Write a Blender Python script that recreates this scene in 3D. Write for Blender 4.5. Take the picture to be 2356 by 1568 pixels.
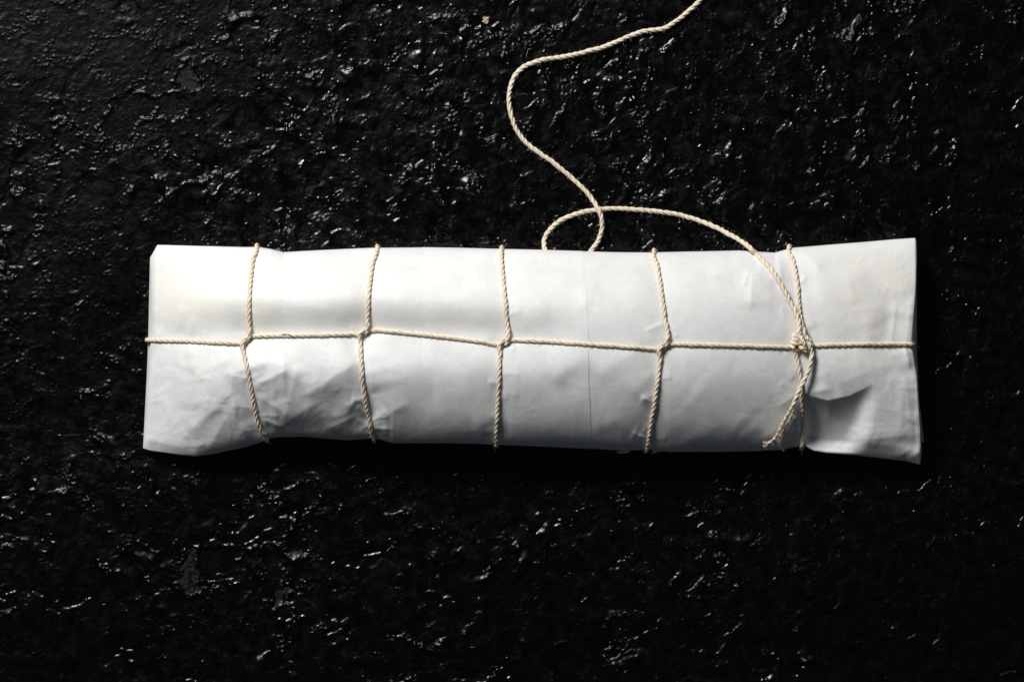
import bpy, math, random
import numpy as np
from mathutils import Vector

# ------------------------------------------------------------------ clear
for o in list(bpy.data.objects):
    bpy.data.objects.remove(o, do_unlink=True)
scene = bpy.context.scene
COL = scene.collection
rng = np.random.default_rng(7)
random.seed(7)

# ------------------------------------------------------------------ camera, world, light
K = 0.0002            # metres per unit of the 2356 x 1568 survey grid, on the ground
CAM_H = 1.2
cam_d = bpy.data.cameras.new("camera")
cam_d.sensor_width = 36.0
cam_d.lens = 36.0 * CAM_H / (2356 * K)
cam_d.clip_start = 0.05
cam_d.clip_end = 20.0
cam = bpy.data.objects.new("camera", cam_d)
cam.location = (0, 0, CAM_H)
COL.objects.link(cam)
scene.camera = cam

world = bpy.data.worlds.new("World")
scene.world = world
world.use_nodes = True
bg = world.node_tree.nodes["Background"]
bg.inputs[0].default_value = (0.76, 0.86, 1.0, 1)
bg.inputs[1].default_value = 0.036

def area(name, loc, target, sx, sy, power, col):
    d = bpy.data.lights.new(name, 'AREA')
    d.shape = 'RECTANGLE'
    d.size = sx; d.size_y = sy
    d.energy = power
    d.color = col
    o = bpy.data.objects.new(name, d)
    o.location = loc
    o.rotation_euler = (Vector(target) - Vector(loc)).to_track_quat('-Z', 'Y').to_euler()
    COL.objects.link(o)
    return o
area("window_light", (-0.62, 1.00, 1.00), (0.0, 0.0, 0.02), 0.46, 0.42, 30.0, (1.0, 0.985, 0.96))

vs = scene.view_settings
vs.view_transform = 'Standard'
vs.look = 'None'
vs.exposure = 0.0
vs.gamma = 1.0
vs.use_curve_mapping = False
scene.cycles.max_bounces = 6
scene.cycles.sample_clamp_indirect = 4.0

# ------------------------------------------------------------------ small maths
def at(px, py, z):
    """point of the survey grid, raised to its own height z (metres)"""
    f = (CAM_H - z) / CAM_H
    return (px - 1178.0) * K * f, (784.0 - py) * K * f

def sstep(a, b, x):
    t = np.clip((x - a) / (b - a), 0, 1)
    return t * t * (3 - 2 * t)

_perm = {}
def perlin(x, y, seed=0):
    if seed not in _perm:
        r = np.random.default_rng(1000 + seed)
        p = r.permutation(512).astype(np.int32)
        a = r.random(512).astype(np.float32) * 2 * np.pi
        _perm[seed] = (p, np.cos(a).astype(np.float32), np.sin(a).astype(np.float32))
    p, gx, gy = _perm[seed]
    x = np.asarray(x, np.float32); y = np.asarray(y, np.float32)
    xf = np.floor(x); yf = np.floor(y)
    xi = xf.astype(np.int32); yi = yf.astype(np.int32)
    fx = x - xf; fy = y - yf
    u = fx * fx * fx * (fx * (fx * 6 - 15) + 10)
    v = fy * fy * fy * (fy * (fy * 6 - 15) + 10)
    def g(ix, iy, dx, dy):
        h = p[(p[ix & 511] + iy) & 511]
        return gx[h] * dx + gy[h] * dy
    a = g(xi, yi, fx, fy); b = g(xi + 1, yi, fx - 1, fy)
    c = g(xi, yi + 1, fx, fy - 1); d = g(xi + 1, yi + 1, fx - 1, fy - 1)
    return ((a + u * (b - a)) + v * ((c + u * (d - c)) - (a + u * (b - a)))) * 1.5

def poly_sdf(px, py, poly):
    """signed distance to a polygon (negative inside)"""
    d = np.full(px.shape, 1e9); inside = np.zeros(px.shape, bool)
    n = len(poly)
    for i in range(n):
        x0, y0 = poly[i]; x1, y1 = poly[(i + 1) % n]
        ex, ey = x1 - x0, y1 - y0
        t = np.clip(((px - x0) * ex + (py - y0) * ey) / (ex * ex + ey * ey), 0, 1)
        d = np.minimum(d, np.hypot(px - x0 - t * ex, py - y0 - t * ey))
        c = ((y0 > py) != (y1 > py))
        with np.errstate(divide='ignore', invalid='ignore'):
            xi = x0 + (py - y0) * ex / (ey if ey != 0 else 1e-9)
        inside ^= c & (px < xi)
    return np.where(inside, -d, d)

# ------------------------------------------------------------------ mesh helpers
def make_mesh(name, verts, quads, tris=None, smooth=True, uv=None):
    me = bpy.data.meshes.new(name)
    verts = np.ascontiguousarray(verts, np.float32)
    quads = np.asarray(quads, np.int32).reshape(-1, 4)
    tris = np.zeros((0, 3), np.int32) if tris is None else np.asarray(tris, np.int32).reshape(-1, 3)
    me.vertices.add(len(verts)); me.vertices.foreach_set("co", verts.ravel())
    nl = quads.size + tris.size; nf = len(quads) + len(tris)
    li = np.concatenate([quads.ravel(), tris.ravel()])
    me.loops.add(nl); me.loops.foreach_set("vertex_index", li)
    me.polygons.add(nf)
    st = np.concatenate([np.arange(len(quads)) * 4, quads.size + np.arange(len(tris)) * 3]).astype(np.int32)
    me.polygons.foreach_set("loop_start", st)
    me.polygons.foreach_set("use_smooth", np.full(nf, smooth))
    me.update(calc_edges=True)
    me.validate()
    if uv is not None:
        l = me.uv_layers.new(name="UVMap")
        lv = np.empty(len(me.loops), np.int32); me.loops.foreach_get("vertex_index", lv)
        l.data.foreach_set("uv", np.ascontiguousarray(uv[lv], np.float32).ravel())
    return me

def obj(name, me, mat=None, parent=None):
    o = bpy.data.objects.new(name, me)
    COL.objects.link(o)
    if mat: me.materials.append(mat)
    if parent: o.parent = parent
    return o

def thing(name, label, cat, loc=(0, 0, 0)):
    o = bpy.data.objects.new(name, None)
    o.empty_display_size = 0.02
    o.location = loc
    COL.objects.link(o)
    o['label'] = label; o['category'] = cat
    return o

def grid_quads(nr, nc):
    i = np.arange(nr * nc).reshape(nr, nc)
    return np.stack([i[:-1, :-1], i[:-1, 1:], i[1:, 1:], i[1:, :-1]], -1).reshape(-1, 4)

# ------------------------------------------------------------------ materials
class Nodes:
    def __init__(s, name):
        s.m = bpy.data.materials.new(name); s.m.use_nodes = True
        s.t = s.m.node_tree; s.b = s.t.nodes["Principled BSDF"]
    def n(s, typ, **kw):
        nd = s.t.nodes.new(typ)
        for k, v in kw.items(): setattr(nd, k, v)
        return nd
    def l(s, a, b): s.t.links.new(a, b)
    def noise(s, vec, scale, detail=2.0, rough=0.5):
        nd = s.n('ShaderNodeTexNoise')
        nd.inputs['Scale'].default_value = scale
        nd.inputs['Detail'].default_value = detail
        nd.inputs['Roughness'].default_value = rough
        s.l(vec, nd.inputs['Vector'])
        return nd.outputs['Fac']
    def ramp(s, fac, stops):
        nd = s.n('ShaderNodeValToRGB')
        e = nd.color_ramp.elements
        while len(e) < len(stops): e.new(0.5)
        for el, (p, c) in zip(e, stops):
            el.position = p
            el.color = (c, c, c, 1) if not hasattr(c, '__len__') else (*c, 1)
        s.l(fac, nd.inputs[0])
        return nd.outputs[0]
    def mix(s, fac, a, b):
        nd = s.n('ShaderNodeMix', data_type='RGBA')
        for v, i in ((fac, 0), (a, 6), (b, 7)):
            if hasattr(v, 'is_linked'): s.l(v, nd.inputs[i])
            elif i == 0: nd.inputs[0].default_value = v
            else: nd.inputs[i].default_value = (*v, 1)
        return nd.outputs[2]
    def bump(s, h, strength, dist, prev=None):
        nd = s.n('ShaderNodeBump')
        nd.inputs['Strength'].default_value = strength
        nd.inputs['Distance'].default_value = dist
        s.l(h, nd.inputs['Height'])
        if prev is not None: s.l(prev, nd.inputs['Normal'])
        return nd.outputs[0]

def mat_ground():
    N = Nodes("tarred_crust")
    co = N.n('ShaderNodeTexCoord').outputs['Object']
    rust = N.n('ShaderNodeAttribute', attribute_name="rust").outputs['Fac']
    smoothm = N.n('ShaderNodeAttribute', attribute_name="matte").outputs['Fac']
    n1 = N.noise(co, 150, 5, 0.7)
    n2 = N.noise(co, 1900, 3, 0.6)
    n3 = N.noise(co, 900, 3, 0.65)
    black = N.mix(N.ramp(n1, [(0.35, 0.0), (0.75, 1.0)]), (0.0004, 0.0004, 0.0005), (0.0014, 0.00135, 0.00135))
    rustc = N.mix(N.ramp(n3, [(0.3, 0.0), (0.7, 1.0)]), (0.006, 0.0042, 0.004), (0.022, 0.0145, 0.012))
    N.l(N.mix(rust, black, rustc), N.b.inputs['Base Color'])
    rg = N.ramp(n1, [(0.34, 0.14), (0.66, 0.38)])
    rg2 = N.mix(smoothm, rg, (0.36, 0.36, 0.36))
    rg3 = N.mix(rust, rg2, (0.75, 0.75, 0.75))
    N.l(rg3, N.b.inputs['Roughness'])
    N.l(N.mix(smoothm, (0.34, 0.34, 0.34), (0.14, 0.12, 0.12)), N.b.inputs['Specular IOR Level'])
    grit = N.n('ShaderNodeAttribute', attribute_name="grit").outputs['Fac']
    mu = N.n('ShaderNodeMath', operation='MULTIPLY'); N.l(n3, mu.inputs[0]); N.l(grit, mu.inputs[1])
    mu2 = N.n('ShaderNodeMath', operation='MULTIPLY'); N.l(n2, mu2.inputs[0]); N.l(grit, mu2.inputs[1])
    b = N.bump(mu.outputs[0], 0.32, 0.0006)
    b = N.bump(mu2.outputs[0], 0.55, 0.0003, b)
    N.l(b, N.b.inputs['Normal'])
    return N.m

def mat_paper(name, tint=1.0):
    N = Nodes(name)
    co = N.n('ShaderNodeTexCoord').outputs['Object']
    n1 = N.noise(co, 1500, 3, 0.65)
    n2 = N.noise(co, 110, 5, 0.65)
    n3 = N.noise(co, 650, 3, 0.7)
    cream = N.n('ShaderNodeAttribute', attribute_name="cream").outputs['Fac']
    c = N.mix(N.ramp(n2, [(0.32, 0.0), (0.68, 1.0)]), tuple(q * tint for q in (0.745, 0.753, 0.765)), tuple(q * tint for q in (0.845, 0.847, 0.845)))
    c = N.mix(cream, c, tuple(q * tint for q in (0.85, 0.833, 0.772)))
    c = N.mix(N.ramp(n3, [(0.36, 0.10), (0.60, 0.0)]), c, (0.45, 0.45, 0.45))
    N.l(c, N.b.inputs['Base Color'])
    N.b.inputs['Roughness'].default_value = 0.55
    N.b.inputs['Specular IOR Level'].default_value = 0.3
    b = N.bump(n1, 0.25, 0.00012)
    N.b.inputs['Subsurface Weight'].default_value = 0.15
    N.b.inputs['Subsurface Radius'].default_value = (1.0, 0.92, 0.80)
    N.b.inputs['Subsurface Scale'].default_value = 0.0016
    N.l(b, N.b.inputs['Normal'])
    return N.m

def mat_twine():
    N = Nodes("cotton_fibre")
    uv = N.n('ShaderNodeUVMap').outputs['UV']
    mp = N.n('ShaderNodeMapping'); mp.inputs['Scale'].default_value = (0.9, 22.0, 1.0)
    N.l(uv, mp.inputs[0])
    fib = N.noise(mp.outputs[0], 1.0, 4, 0.65)
    mp2 = N.n('ShaderNodeMapping'); mp2.inputs['Scale'].default_value = (0.22, 3.0, 1.0)
    N.l(uv, mp2.inputs[0])
    tone = N.noise(mp2.outputs[0], 1.0, 3, 0.6)
    mp3 = N.n('ShaderNodeMapping'); mp3.inputs['Scale'].default_value = (0.8, 2.6, 1.0)
    mp3.inputs['Location'].default_value = (31.7, 4.1, 0)
    N.l(uv, mp3.inputs[0])
    sp = N.noise(mp3.outputs[0], 1.0, 2, 0.5)
    c = N.mix(N.ramp(tone, [(0.3, 0.0), (0.7, 1.0)]), (0.80, 0.68, 0.52), (0.93, 0.87, 0.77))
    c = N.mix(N.ramp(fib, [(0.36, 0.55), (0.56, 0.0)]), c, (0.62, 0.44, 0.27))
    c = N.mix(N.ramp(sp, [(0.765, 0.0), (0.80, 0.85)]), c, (0.07, 0.04, 0.02))
    N.l(c, N.b.inputs['Base Color'])
    N.b.inputs['Roughness'].default_value = 0.9
    N.b.inputs['Specular IOR Level'].default_value = 0.15
    N.b.inputs['Sheen Weight'].default_value = 0.0
    N.l(N.bump(fib, 0.6, 0.0002), N.b.inputs['Normal'])
    return N.m

def mat_plain(name, col, rough=0.9, spec=0.2, var=None, scale=600):
    N = Nodes(name)
    co = N.n('ShaderNodeTexCoord').outputs['Object']
    nz = N.noise(co, scale, 3, 0.6)
    v = var or tuple(x * 0.75 for x in col)
    N.l(N.mix(N.ramp(nz, [(0.35, 0.0), (0.65, 1.0)]), v, col), N.b.inputs['Base Color'])
    N.b.inputs['Roughness'].default_value = rough
    N.b.inputs['Specular IOR Level'].default_value = spec
    N.l(N.bump(nz, 0.3, 0.0002), N.b.inputs['Normal'])
    return N.m

M_GROUND = mat_ground()
M_PAPER = mat_paper("butcher_paper")
M_PAPER2 = mat_paper("butcher_paper_double", 1.035)
M_TWINE = mat_twine()
M_FUZZ = mat_plain("cotton_fuzz", (0.80, 0.70, 0.56))

# ------------------------------------------------------------------ ground: a lumpy crust of black tar
RUST = [
    [(432,140),(446,165),(459.5,198),(459,206),(439,208),(409,191.5),(409,171.6),(417.6,153.5)],
    [(428,1262),(453,1261),(449,1300),(462,1353),(440,1376),(412,1350),(417,1302)],
    [(639,1353),(659,1350),(663,1377),(629,1396)],
]
CHIPS = [
    [(251,238),(297,215),(343,221),(361,231),(356,264),(314,277),(297,337),(267,337),(228,294),(257,257)],
    [(125,307),(152,281),(178,300),(191,337),(155,350),(127,330)],
    [(363,228),(393,215),(429,231),(429,267),(399,274),(363,264)],
    [(124,235),(145,238),(150,268),(122,272)],
    [(458,1262),(520,1258),(552,1268),(545,1310),(500,1325),(455,1360),(450,1300)],
]
def ground_mm(X, Y):
    """height in mm of the crust at X, Y in mm"""
    px = X / (K * 1000) + 1178; py = 784 - Y / (K * 1000)
    wx = X + 5 * perlin(X / 17, Y / 17, 1) + 1.2 * perlin(X / 4.3, Y / 4.3, 2)
    wy = Y + 5 * perlin(X / 17, Y / 17, 3) + 1.2 * perlin(X / 4.3, Y / 4.3, 4)
    m = perlin(X / 42, Y / 42, 5) + 0.7 * perlin(wx / 15, wy / 15, 6) + 0.45 * perlin(wx / 6, wy / 6, 7)
    # the upper left of the slab is smoother, below and left of it the coating is thin
    smooth = sstep(420, 90, np.hypot((px - 200) / 1.5, (py - 40) * 1.05)) * 1.0 + 0.55 * sstep(330, 60, np.hypot((px - 150), (py - 640) / 1.6))
    m = m - 0.75 * smooth - 0.45 * sstep(1450, 2300, px) * sstep(500, 1100, py) - 0.35 * sstep(1950, 2350, px) + 0.14 * sstep(700, 350, py)
    rough = sstep(-0.05, 0.65, m)
    calm = 1 - 0.75 * np.clip(smooth, 0, 1)
    h = 1.2 * perlin(X / 70, Y / 70, 8) + 0.45 * calm * perlin(X / 28, Y / 28, 9)
    def lumps(lam, tau, seed, ax=wx, ay=wy):
        return lam * np.maximum(perlin(ax / lam, ay / lam, seed) - tau, 0)
    m2 = sstep(-0.05, 0.5, perlin(wx / 11, wy / 9, 24) + 0.5 * perlin(X / 4.5, Y / 4.5, 25))
    h += 0.20 * lumps(9.5, 0.17, 10) * (0.2 + 0.65 * rough)
    h += 0.37 * lumps(4.4, 0.26, 11) * (0.12 + 0.95 * rough) * (0.15 + 0.85 * m2)
    h += 0.62 * lumps(2.1, 0.24, 12, X + 0.3 * wx, Y + 0.3 * wy) * (0.10 + 0.9 * m2) * (0.35 + 0.65 * rough)
    h += 0.62 * lumps(1.3, 0.27, 13, X, Y) * (0.25 + 0.75 * m2)
    # chipped plates: ledges
    led = perlin(wx / 24, wy / 18, 14) + 0.35 * perlin(wx / 5, wy / 5, 15)
    h += 0.45 * calm * sstep(0.10, 0.17, led) * (0.3 + 0.7 * rough) + 0.45 * calm * sstep(-0.60, -0.54, led)
    # flakes standing on edge along cracks
    ck = np.abs(perlin(wx / 13, wy / 11, 26))
    h += 0.38 * np.exp(-(ck / 0.035) ** 2) * rough * m2
    h += (0.04 + 0.03 * rough) * perlin(X / 0.95, Y / 0.95, 17) + 0.05 * rough * perlin(X / 1.9, Y / 1.7, 29) + 0.08 * perlin(X / 3.1, Y / 3.1, 18)
    rust = np.zeros(X.shape, np.float32); matte = np.clip(smooth, 0, 1) * 0.85
    wob = 9.0 * perlin(px / 16, py / 16, 19) + 4.5 * perlin(px / 5, py / 5, 20)
    for poly in CHIPS + RUST:
        x0 = min(p[0] for p in poly) - 60; x1 = max(p[0] for p in poly) + 60
        y0 = min(p[1] for p in poly) - 60; y1 = max(p[1] for p in poly) + 60
        s = (px > x0) & (px < x1) & (py > y0) & (py < y1)
        if not s.any(): continue
        d = poly_sdf(px[s], py[s], poly) + wob[s]
        ins = sstep(2.5, -2.5, d)
        isr = poly in RUST
        flat = perlin(px[s] / 60, py[s] / 60, 21) * 0.3 + 1.0 + (0.20 if isr else 0.5) * np.abs(perlin(px[s] / 5, py[s] / 5, 22))
        base = np.median(h[s])
        h[s] = h[s] * (1 - ins) + ins * (base - 0.9 + flat * 0.5)
        h[s] += 0.8 * np.exp(-((d - 4) / 5) ** 2) * np.clip(perlin(px[s] / 16, py[s] / 16, 27) + 0.15, 0, 1)   # lifted lip round the chip
        if isr:
            rust[s] = np.maximum(rust[s], ins * (0.15 + 0.85 * sstep(-0.15, 0.25, perlin(px[s] / 9, py[s] / 9, 23))))
        matte[s] = np.maximum(matte[s], ins * 0.6)
    grit = np.clip(0.06 + 0.75 * m2 * (0.15 + 0.85 * rough) + 0.15 * sstep(0.15, 0.5, perlin(X / 8, Y / 6, 28)), 0, 1)
    return h, rust, matte, grit

def axis(core, step, far, grow=1.16):
    c = np.arange(-core, core + step / 2, step)
    out = [c[-1]]; st = step
    while out[-1] < far:
        st *= grow; out.append(out[-1] + st)
    o = np.array(out[1:])
    return np.concatenate([-o[::-1], c, o])
gx = axis(248, 0.42, 1500); gy = axis(168, 0.42, 1500)
GX, GY = np.meshgrid(gx.astype(np.float32), gy.astype(np.float32))
GH, GR, GM, GG = ground_mm(GX, GY)
core = (np.abs(GX) < 248) & (np.abs(GY) < 168)
GH -= np.percentile(GH[core], 93)
fade = sstep(900, 320, np.hypot(GX, GY))
GH = GH * fade - 1.5 * (1 - fade)
v = np.stack([GX.ravel() / 1000, GY.ravel() / 1000, GH.ravel() / 1000], -1)
me = make_mesh("ground", v, grid_quads(len(gy), len(gx)))
for nm, arr in (("rust", GR), ("matte", GM), ("grit", GG)):
    a = me.attributes.new(nm, 'FLOAT', 'POINT')
    a.data.foreach_set("value", np.ascontiguousarray(arr.ravel(), np.float32))
ground = obj("ground", me, M_GROUND)
ground['kind'] = 'structure'
ground['label'] = "black glossy lumpy tar-coated slab with chipped and rusty patches"

# height of the crust's high spots, for laying twine on it
_hm = GH.copy()
for _ in range(3):
    t = _hm.copy()
    t[1:] = np.maximum(t[1:], _hm[:-1]); t[:-1] = np.maximum(t[:-1], _hm[1:])
    t[:, 1:] = np.maximum(t[:, 1:], _hm[:, :-1]); t[:, :-1] = np.maximum(t[:, :-1], _hm[:, 1:])
    _hm = t
def ground_top(px, py):
    X = (np.asarray(px) - 1178) * K * 1000; Y = (784 - np.asarray(py)) * K * 1000
    ix = np.clip(np.searchsorted(gx, X), 0, len(gx) - 1); iy = np.clip(np.searchsorted(gy, Y), 0, len(gy) - 1)
    return _hm[iy, ix]

# ------------------------------------------------------------------ the parcel's shape (survey units, heights in mm)
TOP = np.array([(344,594),(350,585),(356,574),(362,563),(400,564),(480,566),(560,568),(596,568),(625,573),(652,580),(700,577),(760,574),(850,570),
                (960,569),(1060,570.5),(1150,573),(1245,575),(1340,578),(1420,580),(1500,580.5),(1580,578.5),(1640,577.5),(1700,576),(1745,579),(1783,581),
                (1800,576),(1825,569.5),(1870,566),(1930,561),(2000,555.5),(2060,550),(2106,547),(2109,556),(2126,560)], float)
BOT = np.array([(327,1030),(345,1036),(380,1041),(415,1046),(450,1049.5),(500,1042),(560,1029),(600,1017),(618,1008),(640,1005),(700,1004),(760,1009),(800,1012),
                (845,1009),(862,1007),(885,1014),(905,1019),(1000,1018),(1080,1019),(1150,1022),(1250,1026),(1360,1031),(1430,1036),(1500,1034),(1540,1039),(1650,1039),
                (1740,1037),(1800,1034),(1835,1027),(1850,1025),(1872,1037),(1900,1042),(1970,1047),(2040,1055),(2085,1060),(2116,1068.5),(2124,1058)], float)
LEFT = np.array([(560,345),(590,345),(650,346),(700,346.5),(760,346.5),(785,345),(810,343),(860,340),(900,337.5),(960,334.5),(1000,331.5),(1031,329),(1060,328)], float)
RIGHT = np.array([(540,2106),(556,2109.5),(600,2109.5),(650,2107.5),(700,2104),(740,2100.5),(770,2098.5),(790,2097),(810,2100),(840,2105),(870,2109.5),(930,2113.5),(1000,2118.5),(1040,2120.5),(1060,2119),(1068,2116.5)], float)
def itp(tab, x): return np.interp(x, tab[:, 0], tab[:, 1])
def smooth_tab(xs, ys):
    """monotone-ish smooth interpolation through a short table"""
    xs = np.array(xs, float); ys = np.array(ys, float)
    xx = np.linspace(xs[0], xs[-1], 400); yy = np.interp(xx, xs, ys)
    k = np.hanning(31); k /= k.sum()
    yy = np.convolve(np.pad(yy, 15, mode='edge'), k, mode='valid')
    return lambda x: np.interp(x, xx, yy)
H_TOP = smooth_tab([325,345,380,450,560,700,900,1100,1300,1500,1650,1750,1850,1950,2030,2090,2126],
                   [9,10,15,25,33,37,38.5,39.5,39.5,38.5,36.5,33.5,30.5,27.5,25,23,21])
H_EDGE_B = smooth_tab([325,345,450,640,860,1000,1400,1700,1850,2000,2126],[4,5,9,13,16,17.5,15,12,11,10,7])
H_EDGE = smooth_tab([325,345,450,700,1000,1400,1700,1850,2000,2126], [4,5,9,13,15,15.5,13.5,11,9,7])

TIES = [
    [(589.7,565),(582,599),(576,658),(574,729),(572,775),(561,800),(564,824),(572.8,870),(581.6,915),(592,965),(602.7,996),(615,1014)],
    [(867.8,565),(858,606),(849,676),(845.6,729),(844,762),(830,780),(829,800),(831,834),(835,880),(844,933),(854,986),(861,1009)],
    [(1154,567),(1156,623),(1161,676),(1165.7,736),(1167,778),(1151,795),(1149,824),(1148,870),(1146,922),(1144,975),(1142,1019)],
    [(1504,574),(1512,609),(1519.5,658),(1528,718),(1534.7,778),(1521,803),(1518,834),(1514,870),(1507,922),(1498,975),(1488,1033)],
    [(1814.6,563),(1824,598),(1833,642),(1837.4,694),(1839.6,723),(1846,756),(1843,790),(1833,815),(1840,859),(1844,884),(1845.8,921),(1847,976),(1844,1027)],
]
LLINE = [(330,781),(416,783.4),(487,787),(553,789),(575,774),(655,771),(733,770.4),(821,768),(848,758),(886,760),(974,769),(1062,780),(1146,791),(1172,781),(1273,786),
         (1379,793),(1512,802),(1536,791),(1642,793.5),(1752,796.5),(1822,798),(1866,794.6),(1972,792),(2064,791),(2110,792)]
LL = np.array(LLINE, float)

def crease(px, py, P, Q, A, wp, wm, end=18.0, soft=2.0):
    """fold from P to Q; A mm high, wp / wm survey units wide on its lower / upper side"""
    dx, dy = Q[0] - P[0], Q[1] - P[1]; L = math.hypot(dx, dy); dx /= L; dy /= L
    u = (px - P[0]) * dx + (py - P[1]) * dy
    d = -(px - P[0]) * dy + (py - P[1]) * dx
    w = np.where(d > 0, wp, wm)
    win = sstep(-end, end * 0.6, u) * sstep(L + end, L - end * 0.6, u)
    r = np.sqrt(d * d + soft * soft) - soft
    return A * win * np.exp(-(r / w)) * (1.0)

def blob(px, py, cx, cy, rx, ry, ang, A):
    c, s = math.cos(math.radians(ang)), math.sin(math.radians(ang))
    x = (px - cx) * c + (py - cy) * s; y = -(px - cx) * s + (py - cy) * c
    return A * np.exp(-(x / rx) ** 2 - (y / ry) ** 2)

def drop(px, py, line, A, w, rec):
    """the sheet falls by A mm over w units below a polyline crest and recovers over rec units"""
    l = np.array(line, float)
    yl = np.interp(px, l[:, 0], l[:, 1])
    d = py - yl
    pe = px + 0.30 * np.clip(d, 0, 200)
    win = sstep(l[0, 0] - 10, l[0, 0] + 25, px) * (0.5 * sstep(l[-1, 0] + 8, l[-1, 0] - 60, pe) + 0.5 * sstep(l[-1, 0] + 20, l[-1, 0] - 165, pe))
    q = np.clip(d / w, 0, 1)
    return -A * win * (1 - (1 - q) ** 2) * sstep(rec, w, d)

# folds seen on the sheet: P, Q, height, width below, width above
FOLDS = [
    # lower left panel
    ((522,862),(600,838),0.9,16,26), ((590,884),(655,853),1.5,13,30), ((652,832),(652,900),0.9,22,9),
    ((683,846),(655,960),0.9,24,16), ((705,907),(820,832),1.5,30,45), ((796,935),(838,915),1.0,34,12),
    ((535,927),(545,958),0.9,8,14), ((469,935),(535,950),0.8,20,22), ((437,800),(441,846),0.8,7,16),
    ((610,966),(642,980),0.9,9,8), ((440,985),(530,905),1.0,26,22), ((480,1035),(520,960),0.7,20,14),
    ((640,985),(720,930),0.9,26,24), ((575,1000),(540,960),0.6,12,12), ((360,900),(430,1010),0.5,30,30),
    ((853,850),(862,890),1.2,10,30), ((872,985),(905,1010),0.9,8,18), ((880,960),(930,930),0.6,18,18),
    ((755,985),(835,950),0.9,22,22), ((452,860),(520,830),0.6,14,20), ((600,915),(640,940),0.7,10,12),
    # upper panels
    ((585,628),(640,629),-0.5,9,9), ((530,612),(541,600),0.35,8,22), ((660,700),(760,712),0.25,14,26),
    ((415,712),(410,752),0.7,8,26), ((445,735),(437,765),0.6,7,24),
    # middle
    ((1276,872),(1345,820),0.9,26,34), ((1380,860),(1470,800),0.9,26,30), ((1097,979),(1150,962),0.8,16,24),
    ((1372,985),(1420,965),0.5,14,20), ((1335,690),(1352,700),0.4,16,22), ((1010,905),(1080,900),0.4,26,30),
    ((1180,760),(1250,700),0.35,26,26), ((1460,900),(1500,860),0.5,18,18), ((1600,905),(1700,985),0.5,40,40),
    # right of the fourth tie
    ((1731,628),(1728,700),1.0,18,26), ((1731,630),(1775,598),0.8,26,14), ((1640,634),(1720,608),0.6,26,14),
    ((1790,585),(1797,640),0.9,16,9), ((1850,585),(1886,615),0.7,12,20), ((1950,625),(1962,690),0.5,36,18),
    ((1880,668),(1990,640),0.35,26,36), ((1995,735),(2000,800),0.5,26,30), ((1930,880),(2040,840),0.4,18,30),
    ((1850,905),(1905,895),0.8,12,18), ((1800,930),(1835,905),0.9,22,14), ((1760,1005),(1830,965),0.8,26,26),
    ((2060,705),(2050,790),0.9,34,12), ((2098,690),(2086,788),0.8,11,50), ((2084,805),(2092,838),1.4,9,9),
    ((2080,870),(2070,1000),0.6,24,26), ((1990,1010),(2092,1000),0.7,22,40), ((2062,1056),(2090,1036),0.9,10,12),
    ((2088,1062),(2104,1046),0.9,8,8), ((2104,1062),(2113,1035),0.7,8,10), ((2086,890),(2100,1010),0.5,10,18),
    ((1700,1010),(1740,980),0.5,14,18), ((1580,1015),(1640,990),0.4,16,20),
    # left end
    ((356,592),(357,770),0.5,60,7), ((352,800),(366,770),0.5,12,12), ((372,760),(352,790),0.5,10,10), ((345,1012),(420,1030),0.6,10,12),
]

_pr = random.Random(23)
PLEATS = []
for ti, (tie, cnt, amp) in enumerate(zip(TIES, (12, 11, 11, 11, 13), (0.42, 0.42, 0.40, 0.40, 0.42))):
    tt_ = sorted(tie, key=lambda q: q[1])
    for k in range(cnt):
        y = 585 + 430 * (1 - (1 - _pr.random()) ** 1.6)
        if y < 790 and _pr.random() < 0.5: y += 160
        x = float(np.interp(y, [q[1] for q in tt_], [q[0] for q in tt_]))
        sd = _pr.choice((-1, 1)); a = math.radians(_pr.gauss(0, 34)); L = _pr.uniform(14, 46)
        x0, y0 = x + sd * 5, y
        PLEATS.append(((x0, y0), (x0 + sd * L * math.cos(a), y0 + L * math.sin(a)), amp * _pr.uniform(0.5, 1.25), _pr.uniform(5, 15), _pr.uniform(7, 22)))
for (cx, cy, sx, sy, cnt, amp) in ((450, 930, 90, 70, 8, 0.24), (700, 920, 80, 60, 5, 0.24), (2080, 930, 22, 110, 5, 0.25), (2075, 660, 20, 60, 5, 0.25), (1960, 1010, 80, 25, 6, 0.3), (360, 700, 8, 90, 5, 0.22), (870, 985, 30, 20, 6, 0.4), (1760, 620, 50, 30, 4, 0.35)):
    for k in range(cnt):
        x = _pr.gauss(cx, sx * 0.6); y = _pr.gauss(cy, sy * 0.6); a = _pr.uniform(0, math.pi); L = _pr.uniform(16, 55)
        dx, dy = math.cos(a) * L / 2, math.sin(a) * L / 2
        PLEATS.append(((x - dx, y - dy), (x + dx, y + dy), amp * _pr.uniform(0.4, 1.2), _pr.uniform(4, 16), _pr.uniform(4, 16)))

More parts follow.
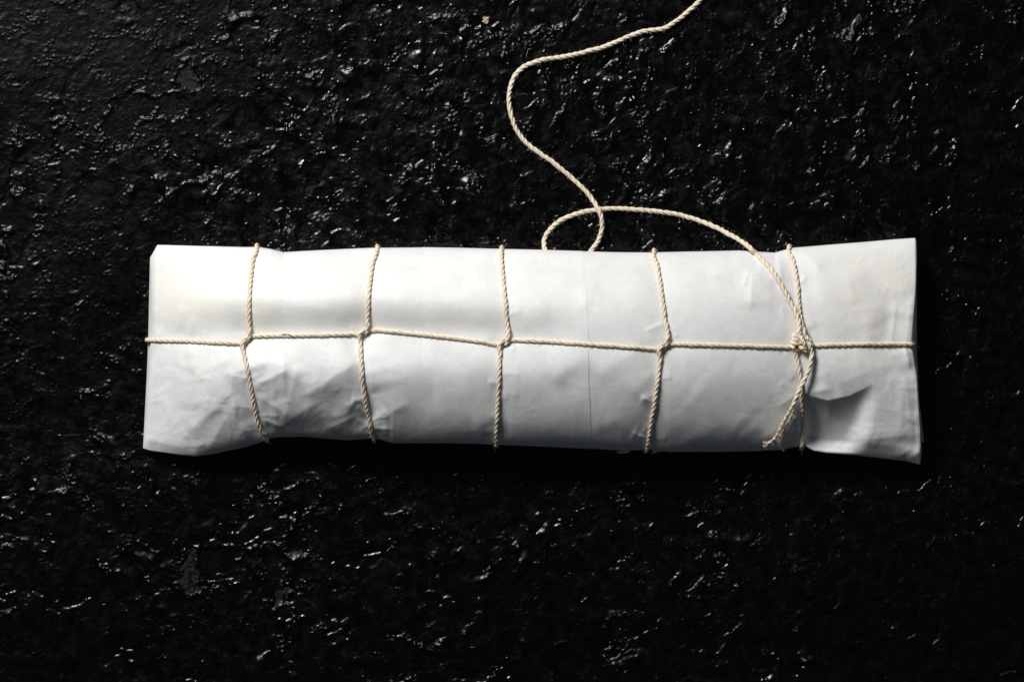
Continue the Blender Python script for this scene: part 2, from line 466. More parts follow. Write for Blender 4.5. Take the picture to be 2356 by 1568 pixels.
def parcel_mm(px, py, detail=True):
    px = np.asarray(px, float); py = np.asarray(py, float)
    yt = itp(TOP, px); yb = itp(BOT, px)
    t = np.clip((py - yt) / (yb - yt), 0, 1)
    w = 2 * t - 1
    he = H_EDGE(px); hc = H_TOP(px)
    up = np.clip(1 - np.abs(np.minimum(w, 0)) ** 2.1, 0, 1) ** 0.62
    dn = np.clip(1 - np.abs(np.maximum(w, 0)) ** 1.8, 0, 1) ** 0.75
    S = np.where(w < 0, up, dn)
    he = np.where(w < 0, he, H_EDGE_B(px))
    z = he + (hc - he) * S
    inner = sstep(0, 0.10, t) * sstep(1, 0.93, t)
    ins2 = sstep(0, 0.05, t) * sstep(1, 0.97, t)
    xl = itp(LEFT, py); xr = itp(RIGHT, py)
    dend = np.minimum(px - xl, xr - px)
    f = np.zeros(px.shape)
    # two long lumps with a trough where the string lies
    tl = np.interp(px, [345,430,500,620,850,1000,1150,1330,1500,2120], [0.3,1.7,3.3,4.0,4.4,4.2,3.0,1.0,0.3,0.2])
    yl = np.interp(px, [345,560,850,1150,1500,2120], [775,768,762,772,790,790])
    d = py - yl
    tl = tl * (1 + 0.22 * perlin(px / 95, px * 0 + 3.3, 38))
    f -= tl * np.where(d < 0, np.exp(-(d / 42) ** 2), np.exp(-(d / 62) ** 2))
    f += 0.35 * tl * np.exp(-((d + 82) / 34) ** 2) + 0.16 * tl * np.exp(-((d - 80) / 44) ** 2)
    for P, Q, A, wp, wm in FOLDS:
        f += crease(px, py, P, Q, A * (0.9 if Q[0] < 910 and P[1] > 790 else 1.0), wp * 1.1, wm * 1.1, 18.0, 11.0 if 1000 < P[0] < 1720 and P[1] > 650 else (3.0 if Q[0] < 910 and P[1] > 790 else 2.5))
    for P, Q, A, wp, wm in PLEATS:
        f += crease(px, py, P, Q, A, wp, wm, 8.0, 1.0)
    f += blob(px, py, 735, 900, 60, 40, -38, 1.1) + blob(px, py, 825, 962, 30, 36, 20, -1.5) + blob(px, py, 560, 945, 70, 40, 15, -0.9)
    f += blob(px, py, 700, 985, 70, 26, 0, -1.0) + blob(px, py, 480, 900, 60, 40, -25, 1.2) + blob(px, py, 600, 860, 26, 18, -20, -0.8)
    f += blob(px, py, 930, 900, 50, 60, 0, 0.8) + blob(px, py, 1310, 880, 40, 34, -30, -0.7)
    f += blob(px, py, 1770, 650, 40, 46, 10, 1.0) + blob(px, py, 1690, 640, 30, 30, 0, -0.5)
    f += blob(px, py, 2045, 745, 26, 50, 5, -1.6) + blob(px, py, 1960, 840, 90, 40, -6, 0.8)
    f += drop(px, py, [(1846,898),(1870,912),(1906,921),(1957,909),(2007,884),(2030,897)], 8.6, 92, 215)
    f += blob(px, py, 2010, 1012, 60, 26, 4, 0.8)
    # the string bites into the sheet
    for tie, pw in zip(TIES, (1.15, 1.15, 0.9, 0.9, 1.2)):
        tt = np.array(tie); o = np.argsort(tt[:, 1])
        xt = np.interp(py, tt[o, 1], tt[o, 0])
        dx = np.abs(px - xt)
        f -= 0.75 * np.exp(-(dx / 13.0)) * (0.6 + 0.6 * np.abs(w)) + pw * np.exp(-(dx / 40.0) ** 2)
        # little pleats running away from the tie
    dl = np.abs(py - np.interp(px, LL[:, 0], LL[:, 1]))
    f -= 0.55 * np.exp(-(dl / 11.0))
    # general waviness and crumple
    lowleft = sstep(930, 780, px) * sstep(770, 850, py)
    right = sstep(1700, 1860, px)
    lower = sstep(780, 900, py)
    am = 0.09 + 0.20 * lowleft + 0.16 * right + 0.05 * lower
    qx = px + 22 * perlin(px / 60, py / 60, 31); qy = py + 22 * perlin(px / 60, py / 60, 32)
    f += am * (1.1 * (0.5 - np.abs(perlin(qx / 95, qy / 80, 33))) + 0.50 * (0.4 - np.abs(perlin(qx / 44, qy / 38, 34))))
    f += am * 0.22 * (0.4 - np.abs(perlin(qx / 20, qy / 18, 35)))
    f += 0.5 * perlin(px / 170, py / 120, 36)
    z = z + f * inner + 0.25 * f * (ins2 - inner * ins2)
    # rounded fold at the two ends
    rt = sstep(1000, 1300, px)
    e = np.clip(dend / (14.0 - 7 * rt), 0, 1)
    kf = 0.38 - 0.37 * rt
    z = (1 - kf) * z + kf * z * np.sqrt(np.clip(1 - (1 - e) ** 2, 0, 1))
    return z

# ------------------------------------------------------------------ wrapped parcel
parcel = thing("paper_parcel", "long parcel wrapped in creased white butcher paper lying on the black slab", "parcel", (0, 0, 0))
NU, NV, NB = 900, 230, 36
uu = np.linspace(0, 1, NU); uu = uu + 0.0  # even columns
uu = np.concatenate([np.linspace(0, 0.006, 8)[:-1], np.linspace(0.006, 0.994, NU - 14), np.linspace(0.994, 1, 8)[1:]])
NU = len(uu)
vv = 0.5 - 0.5 * np.cos(np.linspace(0, math.pi, NV)); vv = 0.55 * vv + 0.45 * np.linspace(0, 1, NV)
U, V = np.meshgrid(uu, vv)
PX = 345 + U * 1770; PY = 570 + V * 460
for _ in range(6):
    xl = itp(LEFT, PY); xr = itp(RIGHT, PY); PX = xl + U * (xr - xl)
    yt = itp(TOP, PX); yb = itp(BOT, PX); PY = yt + V * (yb - yt)
Zt = parcel_mm(PX, PY) / 1000
X, Y = at(PX, PY, Zt)
top = np.stack([X, Y, Zt], -1)
# underside: rows run back from the lower edge to the upper edge, rolled in below
wb = np.linspace(1, 0, NB + 2)[1:-1]
under = np.zeros((NB, NU, 3))
for i, wv in enumerate(wb):
    e = min(wv, 1 - wv)
    k = 1 - math.sqrt(max(0.0, 1 - (1 - min(e / 0.16, 1)) ** 2))
    p = top[-1] * wv + top[0] * (1 - wv)
    ed = np.minimum(top[-1, :, 2], top[0, :, 2])
    under[i, :, :2] = p[:, :2]
    under[i, :, 2] = ed * k * 0.96 + 0.0002
ring = np.concatenate([top, under], 0)      # (NV+NB, NU, 3)
NR = NV + NB
idx = np.arange(NR * NU).reshape(NR, NU)
nx = np.roll(idx, -1, axis=0)
quads = np.stack([idx[:, :-1], nx[:, :-1], nx[:, 1:], idx[:, 1:]], -1).reshape(-1, 4)
verts = ring.reshape(-1, 3)
c0 = ring[:, 0].mean(0); c1 = ring[:, -1].mean(0)
verts = np.concatenate([verts, [c0, c1]])
n = NR * NU
r = np.arange(NR); r2 = np.roll(r, -1)
tris = np.concatenate([np.stack([idx[r2, 0], idx[r, 0], np.full(NR, n)], -1), np.stack([idx[r, -1], idx[r2, -1], np.full(NR, n + 1)], -1)])
me = make_mesh("wrapper", verts, quads, tris)
wrapper = obj("wrapper", me, M_PAPER, parcel)

def cream_at(px, py):
    """warm waxy patches where the contents show through"""
    c = 0.9 * np.exp(-((px - 480) / 190) ** 2 - ((py - 660) / 110) ** 2) + 0.95 * np.exp(-((px - 2010) / 110) ** 2 - ((py - 690) / 130) ** 2)
    c += 0.5 * np.exp(-((px - 850) / 330) ** 2 - ((py - 725) / 40) ** 2) + 0.35 * np.exp(-((px - 1820) / 60) ** 2 - ((py - 970) / 40) ** 2)
    c += 0.25 * np.exp(-((py - 640) / 90) ** 2)
    c *= 0.75 + 0.6 * perlin(px / 70, py / 60, 51) + 0.3 * perlin(px / 24, py / 24, 52)
    return np.clip(c, 0, 1)
def set_cream(me_, arr):
    a_ = me_.attributes.new("cream", 'FLOAT', 'POINT')
    full = np.zeros(len(me_.vertices), np.float32); full[:arr.size] = arr.ravel()
    a_.data.foreach_set("value", full)
set_cream(wrapper.data, cream_at(PX, PY))

# outer turn of paper: a second layer whose cut edge shows right of the middle
def layer_edge_r(py): return np.interp(py, [570,700,870,1015,1045], [1339.5,1350.5,1355.5,1359.5,1361]) + 0.9 * np.sin(py / 37.0) + 0.5 * np.sin(py / 13.0)
def layer_edge_l(py): return np.interp(py, [565,700,850,1030], [971,971.5,969,962])
ns, nt = 190, 200
S_, T_ = np.meshgrid(np.linspace(0, 1, ns), 0.5 - 0.5 * np.cos(np.linspace(0, math.pi, nt)) * 1.0)
px = 971 + S_ * 380; py = 570 + T_ * 460
for _ in range(5):
    xl = layer_edge_l(py); xr = layer_edge_r(py); px = xl + S_ * (xr - xl)
    yt = itp(TOP, px) ; yb = itp(BOT, px); py = yt + T_ * (yb - yt)
lift = 0.00005 + (0.00008 + 0.00007 * np.sin(py / 61.0)) * S_ ** 4
z = parcel_mm(px, py) / 1000 + lift
x, y = at(px, py, z)
up = np.stack([x, y, z], -1)
up[0, :, 1] += 0.00012; up[-1, :, 1] -= 0.00012
skirt_t = up[0].copy(); skirt_t[:, 2] *= 0.45; skirt_t[:, 1] -= 0.002
skirt_b = up[-1].copy(); skirt_b[:, 2] *= 0.45; skirt_b[:, 1] += 0.002
up = np.concatenate([skirt_t[None], up, skirt_b[None]], 0)
dn_ = up.copy(); dn_[:, :, 2] -= np.minimum(0.004, dn_[:, :, 2] * 0.5)
nr = up.shape[0]
vq = grid_quads(nr, ns)
upv = up.reshape(-1, 3); dnv = dn_.reshape(-1, 3); o1 = len(upv) * 2
wall = np.concatenate([up[:, -1], dn_[:, -1], up[:, 0], dn_[:, 0]])
k = np.arange(nr - 1)
w0, w1, w2, w3 = o1, o1 + nr, o1 + 2 * nr, o1 + 3 * nr
side_r = np.stack([w0 + k, w1 + k, w1 + k + 1, w0 + k + 1], -1)
side_l = np.stack([w2 + k + 1, w3 + k + 1, w3 + k, w2 + k], -1)
me = make_mesh("overlap_sheet", np.concatenate([upv, dnv, wall]), np.concatenate([vq[:, ::-1], vq + nr * ns, side_r, side_l]))
osheet = obj("overlap_sheet", me, M_PAPER2, parcel)
_c = cream_at(px, py); set_cream(osheet.data, np.concatenate([_c[:1], _c, _c[-1:]], 0))
osheet['label'] = "outer turn of paper with a straight cut edge"

def sheet_piece(name, pts, thick=0.00025, label=None):
    """a small free corner of paper; pts are (px, py, z mm), cut as a fan with some curl"""
    tp = []
    for (a_, b_, c_) in pts:
        x_, y_ = at(a_, b_, c_ / 1000); tp.append((x_, y_, c_ / 1000))
    c = np.mean(tp, 0); c[2] += 0.0006
    nn = len(tp)
    vs_ = tp + [tuple(c)] + [(p[0], p[1], p[2] - thick) for p in tp] + [(c[0], c[1], c[2] - thick)]
    tr = []; qd = []
    for i in range(nn):
        j = (i + 1) % nn
        tr.append((j, i, nn)); tr.append((nn + 1 + i, nn + 1 + j, 2 * nn + 1))
        qd.append((i, j, nn + 1 + j, nn + 1 + i))
    m_ = make_mesh(name, vs_, qd, tr, smooth=False)
    o_ = obj(name, m_, M_PAPER, parcel)
    if label: o_['label'] = label
    return o_
sheet_piece("folded_flap", [(2104,880,3.4),(2113.5,905,3.4),(2119.5,960,3.2),(2125.8,1016.5,3.0),(2119,1017,3.0),(2108,1010,3.0),(2098,940,3.2)], label="thin paper corner sticking out behind the right end")
sheet_piece("folded_flap", [(1418,1040,5.0),(1428,1042.5,4.6),(1443,1042.2,4.4),(1450,1038,4.6),(1448,1030,5.2),(1436,1028,5.5)], label="torn paper tip peeping out below the long front edge")
sheet_piece("folded_flap", [(1498,1043,4.6),(1505,1041.5,4.6),(1525,1038,4.8),(1530,1034,5.0),(1505,1030,5.4)], label="torn paper tip peeping out below the long front edge")

# ------------------------------------------------------------------ twine
twine = thing("twine", "cream twisted cotton twine tied round the white parcel with a long loose end", "twine", (0, 0, 0))
R0 = 0.98     # mm, radius of the laid twine

def catmull(P, step):
    P = np.array(P, float)
    P = np.concatenate([[2 * P[0] - P[1]], P, [2 * P[-1] - P[-2]]])
    out = []; marks = [0]
    for i in range(1, len(P) - 2):
        p0, p1, p2, p3 = P[i - 1], P[i], P[i + 1], P[i + 2]
        L = np.linalg.norm((p2 - p1)[:2]); n_ = max(2, int(L / step))
        t = np.linspace(0, 1, n_, endpoint=False)[:, None]
        # centripetal-like: limit the tangents by the chord
        m1 = (p2 - p0); m2 = (p3 - p1)
        l0 = np.linalg.norm((p1 - p0)[:2]); l2 = np.linalg.norm((p3 - p2)[:2])
        m1 = m1 * (L / max(l0 + L, 1e-6)); m2 = m2 * (L / max(l2 + L, 1e-6))
        out.append((2 * t**3 - 3 * t**2 + 1) * p1 + (t**3 - 2 * t**2 + t) * m1 + (-2 * t**3 + 3 * t**2) * p2 + (t**3 - t**2) * m2)
        marks.append(marks[-1] + n_)
    out.append(P[-2][None])
    return np.concatenate(out), np.array(marks)

def box(a, n_):
    if n_ < 2: return a
    k = np.hanning(n_ + 2)[1:-1]; k /= k.sum()
    return np.convolve(np.pad(a, n_ // 2, mode='edge'), k, mode='valid')[:len(a)]

def path_from(ctrl, R=R0):
    """ctrl: (px, py, mode, value). mode 'p' lies on the parcel + value mm, 'g' on the ground + value mm, 'z' absolute mm.
    returns points in metres"""
    C = [(c[0], c[1], {'p': 0, 'g': 1, 'z': 2}[c[2]], c[3]) for c in ctrl]
    xy, ci = catmull([(c[0], c[1]) for c in C], 1.5)
    zc = np.arange(len(xy))
    val = np.interp(zc, ci, [c[3] for c in C])
    zp = parcel_mm(xy[:, 0], xy[:, 1]); zp = np.maximum(box(zp, 17), zp - 0.15)
    zg = box(ground_top(xy[:, 0], xy[:, 1]), 31)
    z3 = np.stack([zp + R * 0.82 + val, zg + R + val, val], 0)
    wts = np.stack([np.interp(zc, ci, [1.0 if c[2] == k else 0.0 for c in C]) for k in (0, 1, 2)], 0)
    z = (z3 * wts).sum(0) / wts.sum(0)
    z = box(z, 5) / 1000
    sq = np.arange(len(xy)) * 1.5; k0 = float(C[0][0])
    xy[:, 0] += 0.9 * perlin(sq / 26, sq * 0 + k0, 61) + 0.4 * perlin(sq / 11, sq * 0 + k0, 62)
    xy[:, 1] += 0.9 * perlin(sq / 26, sq * 0 + k0 + 5, 63) + 0.4 * perlin(sq / 11, sq * 0 + k0 + 5, 64)
    x, y = at(xy[:, 0], xy[:, 1], z)
    P = np.stack([x, y, z], -1)
    s = np.concatenate([[0], np.cumsum(np.linalg.norm(np.diff(P, axis=0), axis=1))])
    ss = np.arange(0, s[-1], 0.00032)
    return np.stack([np.interp(ss, s, P[:, i]) for i in range(3)], -1)

def frames(P):
    T = np.gradient(P, axis=0); T /= np.linalg.norm(T, axis=1)[:, None] + 1e-12
    Nn = np.zeros_like(T)
    n_ = np.cross(T[0], (0, 0, 1.0)); 
    if np.linalg.norm(n_) < 1e-3: n_ = np.array((1.0, 0, 0))
    n_ /= np.linalg.norm(n_)
    for i in range(len(T)):
        n_ = n_ - T[i] * n_.dot(T[i]); n_ /= np.linalg.norm(n_); Nn[i] = n_
    return T, Nn, np.cross(T, Nn)

def tube(P, rad, sides, s0=0.0, v0=0.0):
    T, Nn, B = frames(P)
    a = np.linspace(0, 2 * math.pi, sides + 1)
    rad = np.broadcast_to(rad, (len(P),))
    V_ = P[:, None] + rad[:, None, None] * (np.cos(a)[None, :, None] * Nn[:, None] + np.sin(a)[None, :, None] * B[:, None])
    s = s0 + np.concatenate([[0], np.cumsum(np.linalg.norm(np.diff(P, axis=0), axis=1))]) * 1000
    uv = np.stack(np.broadcast_arrays(s[:, None], (v0 + a / (2 * math.pi))[None]), -1)
    q = grid_quads(len(P), sides + 1)
    return V_.reshape(-1, 3), q, uv.reshape(-1, 2)

def join(parts):
    vs_, qs, us = [], [], []; o = 0
    for v_, q_, u_ in parts:
        vs_.append(v_); qs.append(q_ + o); us.append(u_); o += len(v_)
    return np.concatenate(vs_), np.concatenate(qs), np.concatenate(us)

def end_caps(P, R, n_=6):
    return P

def laid(P, R=R0, pitch=8.6, plies=3, seed=0, open_end=0.0):
    """three plies laid up right-handed about the path P"""
    r_ = np.random.default_rng(seed)
    T, Nn, B = frames(P)
    s = np.concatenate([[0], np.cumsum(np.linalg.norm(np.diff(P, axis=0), axis=1))]) * 1000
    rp = 0.48 * R; rr = 0.555 * R
    slow = 0.10 * perlin(s / 7.0, s * 0 + seed * 3.7, 41)
    ph0 = r_.random() * 6.28
    ang = ph0 + 2 * math.pi * s / pitch + 0.9 * perlin(s / 11.0, s * 0 + seed * 1.3, 42)
    out = []
    for i in range(plies):
        a = ang + 2 * math.pi * i / plies
        w = 1 + 0.12 * perlin(s / 2.6, s * 0 + i * 7.1 + seed, 43) + slow
        C = P + (rp * (1 + slow))[:, None] / 1000 * (np.cos(a)[:, None] * Nn + np.sin(a)[:, None] * B)
        rad = rr * w / 1000
        k = min(5, len(rad) // 3)
        rad = rad.copy()
        rad[:k] *= np.sqrt(np.linspace(0.02, 1, k)); rad[-k:] *= np.sqrt(np.linspace(1, 0.02, k))
        out.append(tube(C, rad, 9, seed * 37.0, i * 1.7))
    return join(out)

def hairs(P, R, per_mm, seed, lmax=2.2):
    r_ = np.random.default_rng(900 + seed)
    T, Nn, B = frames(P)
    s = np.concatenate([[0], np.cumsum(np.linalg.norm(np.diff(P, axis=0), axis=1))]) * 1000
    cnt = int(s[-1] * per_mm)
    vs_, qs = [], []; o = 0
    for _ in range(cnt):
        i = r_.integers(2, len(P) - 2)
        th = r_.random() * 6.283
        outd = math.cos(th) * Nn[i] + math.sin(th) * B[i]
        d = outd * (0.35 + r_.random()) + T[i] * r_.normal(0, 0.9)
        d /= np.linalg.norm(d)
        L = (0.35 + lmax * r_.random() ** 2.2) / 1000
        bend = r_.normal(0, 0.55, 3)
        p = P[i] + outd * R * 0.9 / 1000
        pts = [p]
        for k in range(3):
            d = d + bend * 0.45; d /= np.linalg.norm(d)
            p = p + d * L / 3; pts.append(p)
        pts = np.array(pts)
        rad = np.array([0.030, 0.028, 0.022, 0.008]) / 1000
        e1 = np.cross(d, (0.3, 0.2, 0.93)); e1 /= np.linalg.norm(e1) + 1e-9; e2 = np.cross(d, e1)
        for k in range(4):
            for j in range(3):
                aa = j * 2.094
                vs_.append(pts[k] + rad[k] * (math.cos(aa) * e1 + math.sin(aa) * e2))
        for k in range(3):
            for j in range(3):
                j2 = (j + 1) % 3
                qs.append((o + k * 3 + j, o + k * 3 + j2, o + k * 3 + 3 + j2, o + k * 3 + 3 + j))
        o += 12
    return np.array(vs_), np.array(qs)

_sid = [0]
def strand(name, ctrl, R=R0, parent=twine, pitch=8.6, fuzz=5.0, label=None, extra=None, lmax=2.2):
    _sid[0] += 1; sd = _sid[0]
    P = path_from(ctrl, R)
    parts = [laid(P, R, pitch, 3, sd)]
    paths = [P]
    for c_ in (extra or []):
        P2 = path_from(c_, R * 0.96); parts.append(laid(P2, R * 0.96, pitch, 3, sd + 50)); paths.append(P2)
    v_, q_, u_ = join(parts)
    o_ = obj(name, make_mesh(name, v_, q_, uv=u_), M_TWINE, parent)
    if label: o_['label'] = label
    hv, hq = [], []; off = 0
    for p_ in paths:
        a_, b_ = hairs(p_, R, fuzz, sd, lmax)
        if len(a_): hv.append(a_); hq.append(b_ + off); off += len(a_)
    if hv:
        f_ = obj("fuzz", make_mesh("fuzz", np.concatenate(hv), np.concatenate(hq)), M_FUZZ, o_)
        f_['kind'] = 'stuff'
    return o_

def ez(px): return float(H_EDGE(np.array(px)))
def over_top(x, y):     # the string turning over the far long edge
    e = ez(x)
    return [(x, y + 9, 'p', 0.15), (x + 0.8, y - 0.5, 'z', e + 2.6), (x + 1.2, y - 4.5, 'z', e - 0.5), (x + 1.5, y - 2, 'z', e * 0.55), (x + 2, y + 14, 'z', 2.2)]
def over_bot(x, y, sl=0.0):
    e = float(H_EDGE_B(np.array(x)))
    return [(x - 9 * sl, y - 10, 'p', 0.0), (x - 0.2, y - 1, 'z', e + 1.9), (x - 0.4 + 4 * sl, y + 4.5, 'z', e - 0.8), (x - 0.4 + 3 * sl, y + 1, 'z', e * 0.5), (x, y - 14, 'z', 2.0)]

def p_(l, v=0.0): return [(a, b, 'p', v) for a, b in l]

# each crossing is a half hitch: the run from the left rises under the lower hook and turns up over the upper hook
def hitch_up(x0, y0, xv, yv):   # (x0,y0) where the left run dives under, (xv,yv) the elbow below the upper tie
    return [(x0 - 10, y0, 'p', 0.0), (x0 + 4, y0, 'p', -0.1), (xv - 6, yv + 8, 'p', 0.5), (xv - 0.5, yv - 1, 'p', 1.6), (xv + 1.2, yv - 12, 'p', 1.9), (xv + 0.8, yv - 26, 'p', 0.7)]
def hitch_dn(xl, yl, xr, yr):   # lower tie hooks over at (xl, yl), leaves right under the upper tie at (xr, yr)
    return [(xl + 0.8, yl + 16, 'p', 0.2), (xl - 1.0, yl + 2, 'p', 1.2), (xl + 3.0, yl - 9, 'p', 2.1), (xl + 10, yl - 15, 'p', 1.4), (xr - 6, yr + 1, 'p', -0.1), (xr + 8, yr, 'p', 0.0)]

def left_end():
    return [(352, 790, 'z', 2.0), (341, 785, 'z', 4.0), (338.5, 782.5, 'z', 7.5), (341, 781.8, 'z', 9.8), (350, 781.8, 'p', 0.1)]

strand("strand", left_end() + p_([(380,782.5),(416,783.4),(487,787)]) + hitch_up(553, 789, 573, 776) +
       p_([(572.8,729),(575.3,658.5),(582,599)]) + over_top(589.7, 568))
strand("strand", over_bot(613.5, 1009, 0.5)[::-1] + p_([(602.7,992),(592,965),(581.6,915),(572.8,870),(565,828)]) + hitch_dn(558, 792, 577, 773) +
       p_([(655.5,771),(733,770.4),(800,769)]) + hitch_up(821, 768.3, 845, 760) + p_([(846.5,715),(849,676),(858,606)]) + over_top(867.8, 570))
strand("strand", over_bot(860.5, 1007, 0.3)[::-1] + p_([(854,984),(844,933),(835,880),(831,834)]) + hitch_dn(828, 773, 848, 759) +
       p_([(886,760.5),(974,769.4),(1062,780),(1115,787)]) + hitch_up(1146, 791.6, 1168, 783) + p_([(1165.7,736),(1161,676),(1156,623)]) + over_top(1153.5, 573))
strand("strand", over_bot(1142, 1021)[::-1] + p_([(1144,975),(1146,922),(1148,870),(1149,826)]) + hitch_dn(1149.5, 797, 1171, 782) +
       p_([(1200,782),(1273,786),(1379,793),(1470,799.5)]) + hitch_up(1512.5, 802, 1534.5, 790) + p_([(1530,735),(1528,718),(1519.5,658.5),(1511.8,609)]) + over_top(1504, 580))
strand("strand", over_bot(1488, 1033, -0.2)[::-1] + p_([(1498,975),(1507,922),(1514,870),(1517.5,838)]) + hitch_dn(1517.5, 807, 1538, 791.5) +
       p_([(1570,791.5),(1642,793.5),(1752,796.5),(1805,798)]) + [(1822,798,'p',0.2),(1832,796,'p',0.4),(1842,795,'p',0.3)])
e_r = 9.0
strand("strand", [(1852,793,'p',0.3),(1866,794.6,'p',0.2)] + p_([(1900,793.5),(1972,792),(2030,791)]) +
       [(2064,791,'p',0.1),(2088,791.2,'p',0.4),(2099,792,'p',0.5),(2104,794,'z',16.5),(2105.5,797,'z',12.5),(2103,800,'z',8),(2090,803,'z',2.2)])
strand("strand", over_top(1814.6, 570)[::-1] + p_([(1824,599),(1833,642),(1837.4,694)]) + [(1840.5,724,'p',0.2),(1845.5,748,'p',1.2),(1850.5,765,'p',2.6),(1856,780,'p',2.2),(1860,790,'p',0.8)])
strand("strand", [(1830,790,'p',0.6),(1828,800,'p',0.4),(1831.5,815,'p',0.2)] + p_([(1835.5,832),(1840.3,859),(1843.5,884),(1845.8,921),(1847,976)]) + over_bot(1845, 1027))

def coil(P, Q, turns, rad, h, start=0.0):
    """string wound round the line P-Q (survey units); rad in survey units, h mm above the sheet"""
    out = []; n_ = int(turns * 10)
    dx, dy = Q[0] - P[0], Q[1] - P[1]; L = math.hypot(dx, dy); nx_, ny_ = -dy / L, dx / L
    for i in range(n_ + 1):
        t = i / n_; a = start + 2 * math.pi * turns * t
        r_ = rad * (0.72 + 0.28 * math.sin(math.pi * t) ** 0.6)
        out.append((P[0] + dx * t + nx_ * r_ * math.cos(a), P[1] + dy * t + ny_ * r_ * math.cos(a), 'p', h + r_ * 0.2 * math.sin(a) - 0.8))
    return out
strand("knot", coil((1834.5,763), (1830,800), 4.2, 8.0, 2.3, 0.4), R=0.98, pitch=4.6, fuzz=5, label="small tight knot where the strings meet",
       extra=[coil((1842,776), (1848,806), 2.6, 5.6, 3.4, 1.0), coil((1851,808), (1866,788), 2.6, 6.2, 2.6, 0.2),
              [(1838,800,'p',0.6),(1833,806,'p',0.9),(1829,803,'p',1.2),(1825,794,'p',1.6)],
              [(1853,772,'p',2.2),(1858,779,'p',3.0),(1864,786,'p',2.4),(1867,794,'p',1.2)],
              [(1842,770,'p',3.4),(1845,779,'p',4.6),(1850,790,'p',5.0),(1853,800,'p',3.8),(1851,808,'p',1.8)]])

loose = [(1836,782,'p',2.6),(1838.5,766,'p',3.4),(1838.5,748,'p',2.6),(1835,730,'p',1.6),(1824,705,'p',0.5),(1800,660.7,'p',0.3),(1774,620,'p',0.3),(1745,589,'p',0.8),
         (1731,575.5,'z',18.5),(1715.6,561.7,'z',16.0),(1686,543,'z',11.0),(1653,526,'z',6.5),(1618,511,'g',1.8),(1570.7,496,'g',0.3),(1514.6,486.5,'g',0),(1458,481.7,'g',0),(1413.5,479.5,'g',-0.1),
         (1380,481.5,'g',-0.2),(1346,487,'g',-0.1),(1308.7,498,'g',0),(1278.8,514.6,'g',0),(1260,535,'g',0),(1252,554,'g',0.3),(1253.5,573,'z',3.0),(1262,592,'z',2.2),(1283,610,'z',1.8),
         (1315,612,'z',1.8),(1343,596,'z',2.2),(1361,575,'z',3.0),(1376,554,'g',0.4),(1384.5,526,'g',0.6),(1384,503,'g',1.6),(1379.5,487,'g',2.1),(1373,475,'g',1.6),(1360,455,'g',0.5),(1346,438,'g',0.1),(1316,410,'g',0),
         (1282.5,381.7,'g',0),(1241.4,352,'g',0),(1207.7,325.6,'g',0),(1185,292,'g',0),(1174,254.5,'g',0),(1171,220.8,'g',0),(1181.5,180,'g',0),(1204,155,'g',0),(1245,138.5,'g',0),
         (1301,130,'g',0),(1353.6,118,'g',0),(1398.5,105,'g',0),(1447,84,'g',0),(1484.6,71.5,'g',0),(1522,67,'g',0),(1552,52,'g',0),(1582,28,'g',0),(1612,0,'g',0),(1635,-28,'g',0),(1690,-60,'g',0),(1760,-75,'g',0)]
strand("loose_end", loose, R=1.08, pitch=9.2, fuzz=4.5, label="long loose end curling over the slab and out of sight")

# tail: short cut end that opens into its plies
tail = strand("tail", [(1858,798,'p',1.4),(1865,801,'p',1.6),(1867.5,812,'p',1.4),(1866,829.5,'p',1.6),(1857.5,858.8,'p',2.2),(1846,882,'p',2.9),(1838,900,'p',2.6),(1830,919,'p',2.0),(1824,934,'p',1.8)],
              R=1.08, pitch=9.5, fuzz=4, label="short cut tail fraying open below the knot")
def ply(ctrl, rad, seed):
    P = path_from(ctrl, 0.6)
    s = np.arange(len(P)) * 0.32
    parts = []
    for i in range(2):
        T, Nn, B = frames(P)
        a = 2 * math.pi * s / 5.5 + math.pi * i
        spread = rad * (0.5 + 0.5 * np.clip((s - s[-1] + 7) / 7, 0, 1) ** 2)
        C = P + (spread / 1000)[:, None] * (np.cos(a)[:, None] * Nn + np.sin(a)[:, None] * B)
        rr = rad * 0.62 * (1 - 0.55 * np.clip((s - s[-1] + 6) / 6, 0, 1)) / 1000
        parts.append(tube(C, rr, 8, seed * 11 + i * 5, i))
    v_, q_, u_ = join(parts)
    o_ = obj("ply", make_mesh("ply", v_, q_, uv=u_), M_TWINE, tail)
    return P
pp = []
pp.append(ply([(1828,922,'p',2.2),(1820,937,'p',2.2),(1808,959,'p',2.2),(1796,980,'p',2.4),(1788,997,'p',2.8),(1780,1009,'p',3.4),(1769,1018,'p',4.2),(1756,1026.5,'p',5.2)], 0.46, 1))
pp.append(ply([(1829,924,'p',1.2),(1822,940,'p',1.4),(1811,962,'p',1.5),(1800,984,'p',1.8),(1791,1000,'p',2.2),(1781,1011,'p',2.6),(1766,1017,'p',3.2),(1753,1018,'p',4.0)], 0.38, 2))
pp.append(ply([(1827,926,'p',0.4),(1825,945,'p',0.4),(1819,962,'p',0.5),(1808,980,'p',0.6),(1802,994,'p',0.9),(1797,1010,'p',1.4),(1795,1021,'p',2.2),(1799,1033,'p',3.4),(1805,1038,'p',4.0)], 0.33, 3))
pp.append(ply([(1827,926,'p',0.8),(1826,948,'p',0.6),(1818,966,'p',0.7),(1806,978,'p',0.8),(1800,992,'p',0.9),(1792,1004,'p',1.0),(1790,1018,'p',1.4)], 0.30, 4))
hv, hq = [], []; off = 0
for i, P in enumerate(pp):
    a_, b_ = hairs(P, 0.5, 5, 70 + i, 2.4); hv.append(a_); hq.append(b_ + off); off += len(a_)
f_ = obj("fuzz", make_mesh("fuzz", np.concatenate(hv), np.concatenate(hq)), M_FUZZ, tail); f_['kind'] = 'stuff'

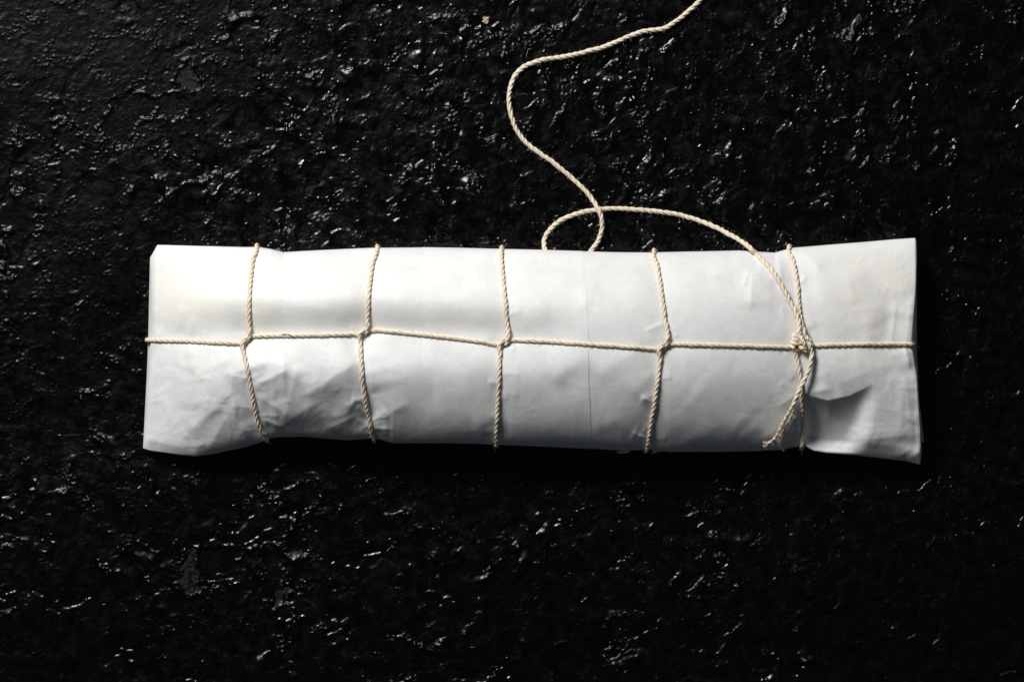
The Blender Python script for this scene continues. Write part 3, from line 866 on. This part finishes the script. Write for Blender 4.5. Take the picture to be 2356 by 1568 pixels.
# dark straw fibre caught in the second run of string
M_STRAW = mat_plain("straw_fibre", (0.10, 0.055, 0.03))
P = path_from([(648,769,'p',1.3),(656,768,'p',1.6),(664,769,'p',1.6),(669,772.5,'p',1.0),(676,778,'p',0.2),(679,781,'p',-0.4)], 0.5)
v_, q_, u_ = tube(P, np.linspace(0.16, 0.07, len(P)) / 1000, 6)
obj("straw_fibre", make_mesh("straw_fibre", v_, q_, uv=u_), M_STRAW, twine)['label'] = "dark brown fibre caught in the string"

# ------------------------------------------------------------------ small bits on the slab
M_FLAKE = mat_plain("flake", (0.62, 0.58, 0.46), 0.7, 0.3, (0.50, 0.36, 0.18), 380)
fz = float(ground_top(np.array([1118.0]), np.array([46.0]))[0])
pts = [(1110.6,40),(1113,38.8),(1119,39.4),(1124.6,39.8),(1126.8,39.2),(1124.8,43),(1124,47.5),(1123,52),(1121.6,54.4),(1118,55),(1113.4,53.6),(1112.4,51.4),(1109,49.4),(1112.6,46.4),(1111.2,43.6)]
tp = []
for i, (a_, b_) in enumerate(pts):
    zz = (fz + 0.55 + 0.25 * math.sin(i * 1.9) + 0.05 * (55 - b_)) / 1000
    x_, y_ = at(a_, b_, zz); tp.append((x_, y_, zz))
c = np.mean(tp, 0); base = np.array([c[0], c[1], fz / 1000])
loc = base
c[2] += 0.0003
nn = len(tp)
vs_ = [np.array(q) - loc for q in tp] + [c - loc] + [np.array(q) - loc - (0, 0, 0.0006) for q in tp] + [c - loc - (0, 0, 0.0006)]
tr, qd = [], []
for i in range(nn):
    j = (i + 1) % nn
    tr.append((j, i, nn)); tr.append((nn + 1 + i, nn + 1 + j, 2 * nn + 1)); qd.append((i, j, nn + 1 + j, nn + 1 + i))
fl = obj("flake", make_mesh("flake", vs_, qd, tr, smooth=False), M_FLAKE)
fl.location = loc
fl['label'] = "tiny cream and ochre flake lying on the black slab near the top edge"; fl['category'] = "flake"

P = path_from([(1211,133,'g',-0.6),(1211.5,126,'g',0.2),(1213.5,118,'g',0.8),(1217,112.5,'g',1.2),(1221,112,'g',0.9),(1222,115,'g',0.4)], 0.2)
c = P[0].copy()
v_, q_, u_ = tube(P - c, 0.055 / 1000, 6)
th = obj("thread", make_mesh("thread", v_, q_, uv=u_), M_FUZZ)
th.location = c
th['label'] = "short curled white fibre on the slab left of the twine's upper bend"; th['category'] = "thread"
print("built", sum(len(o.data.polygons) for o in bpy.data.objects if o.type == 'MESH'))
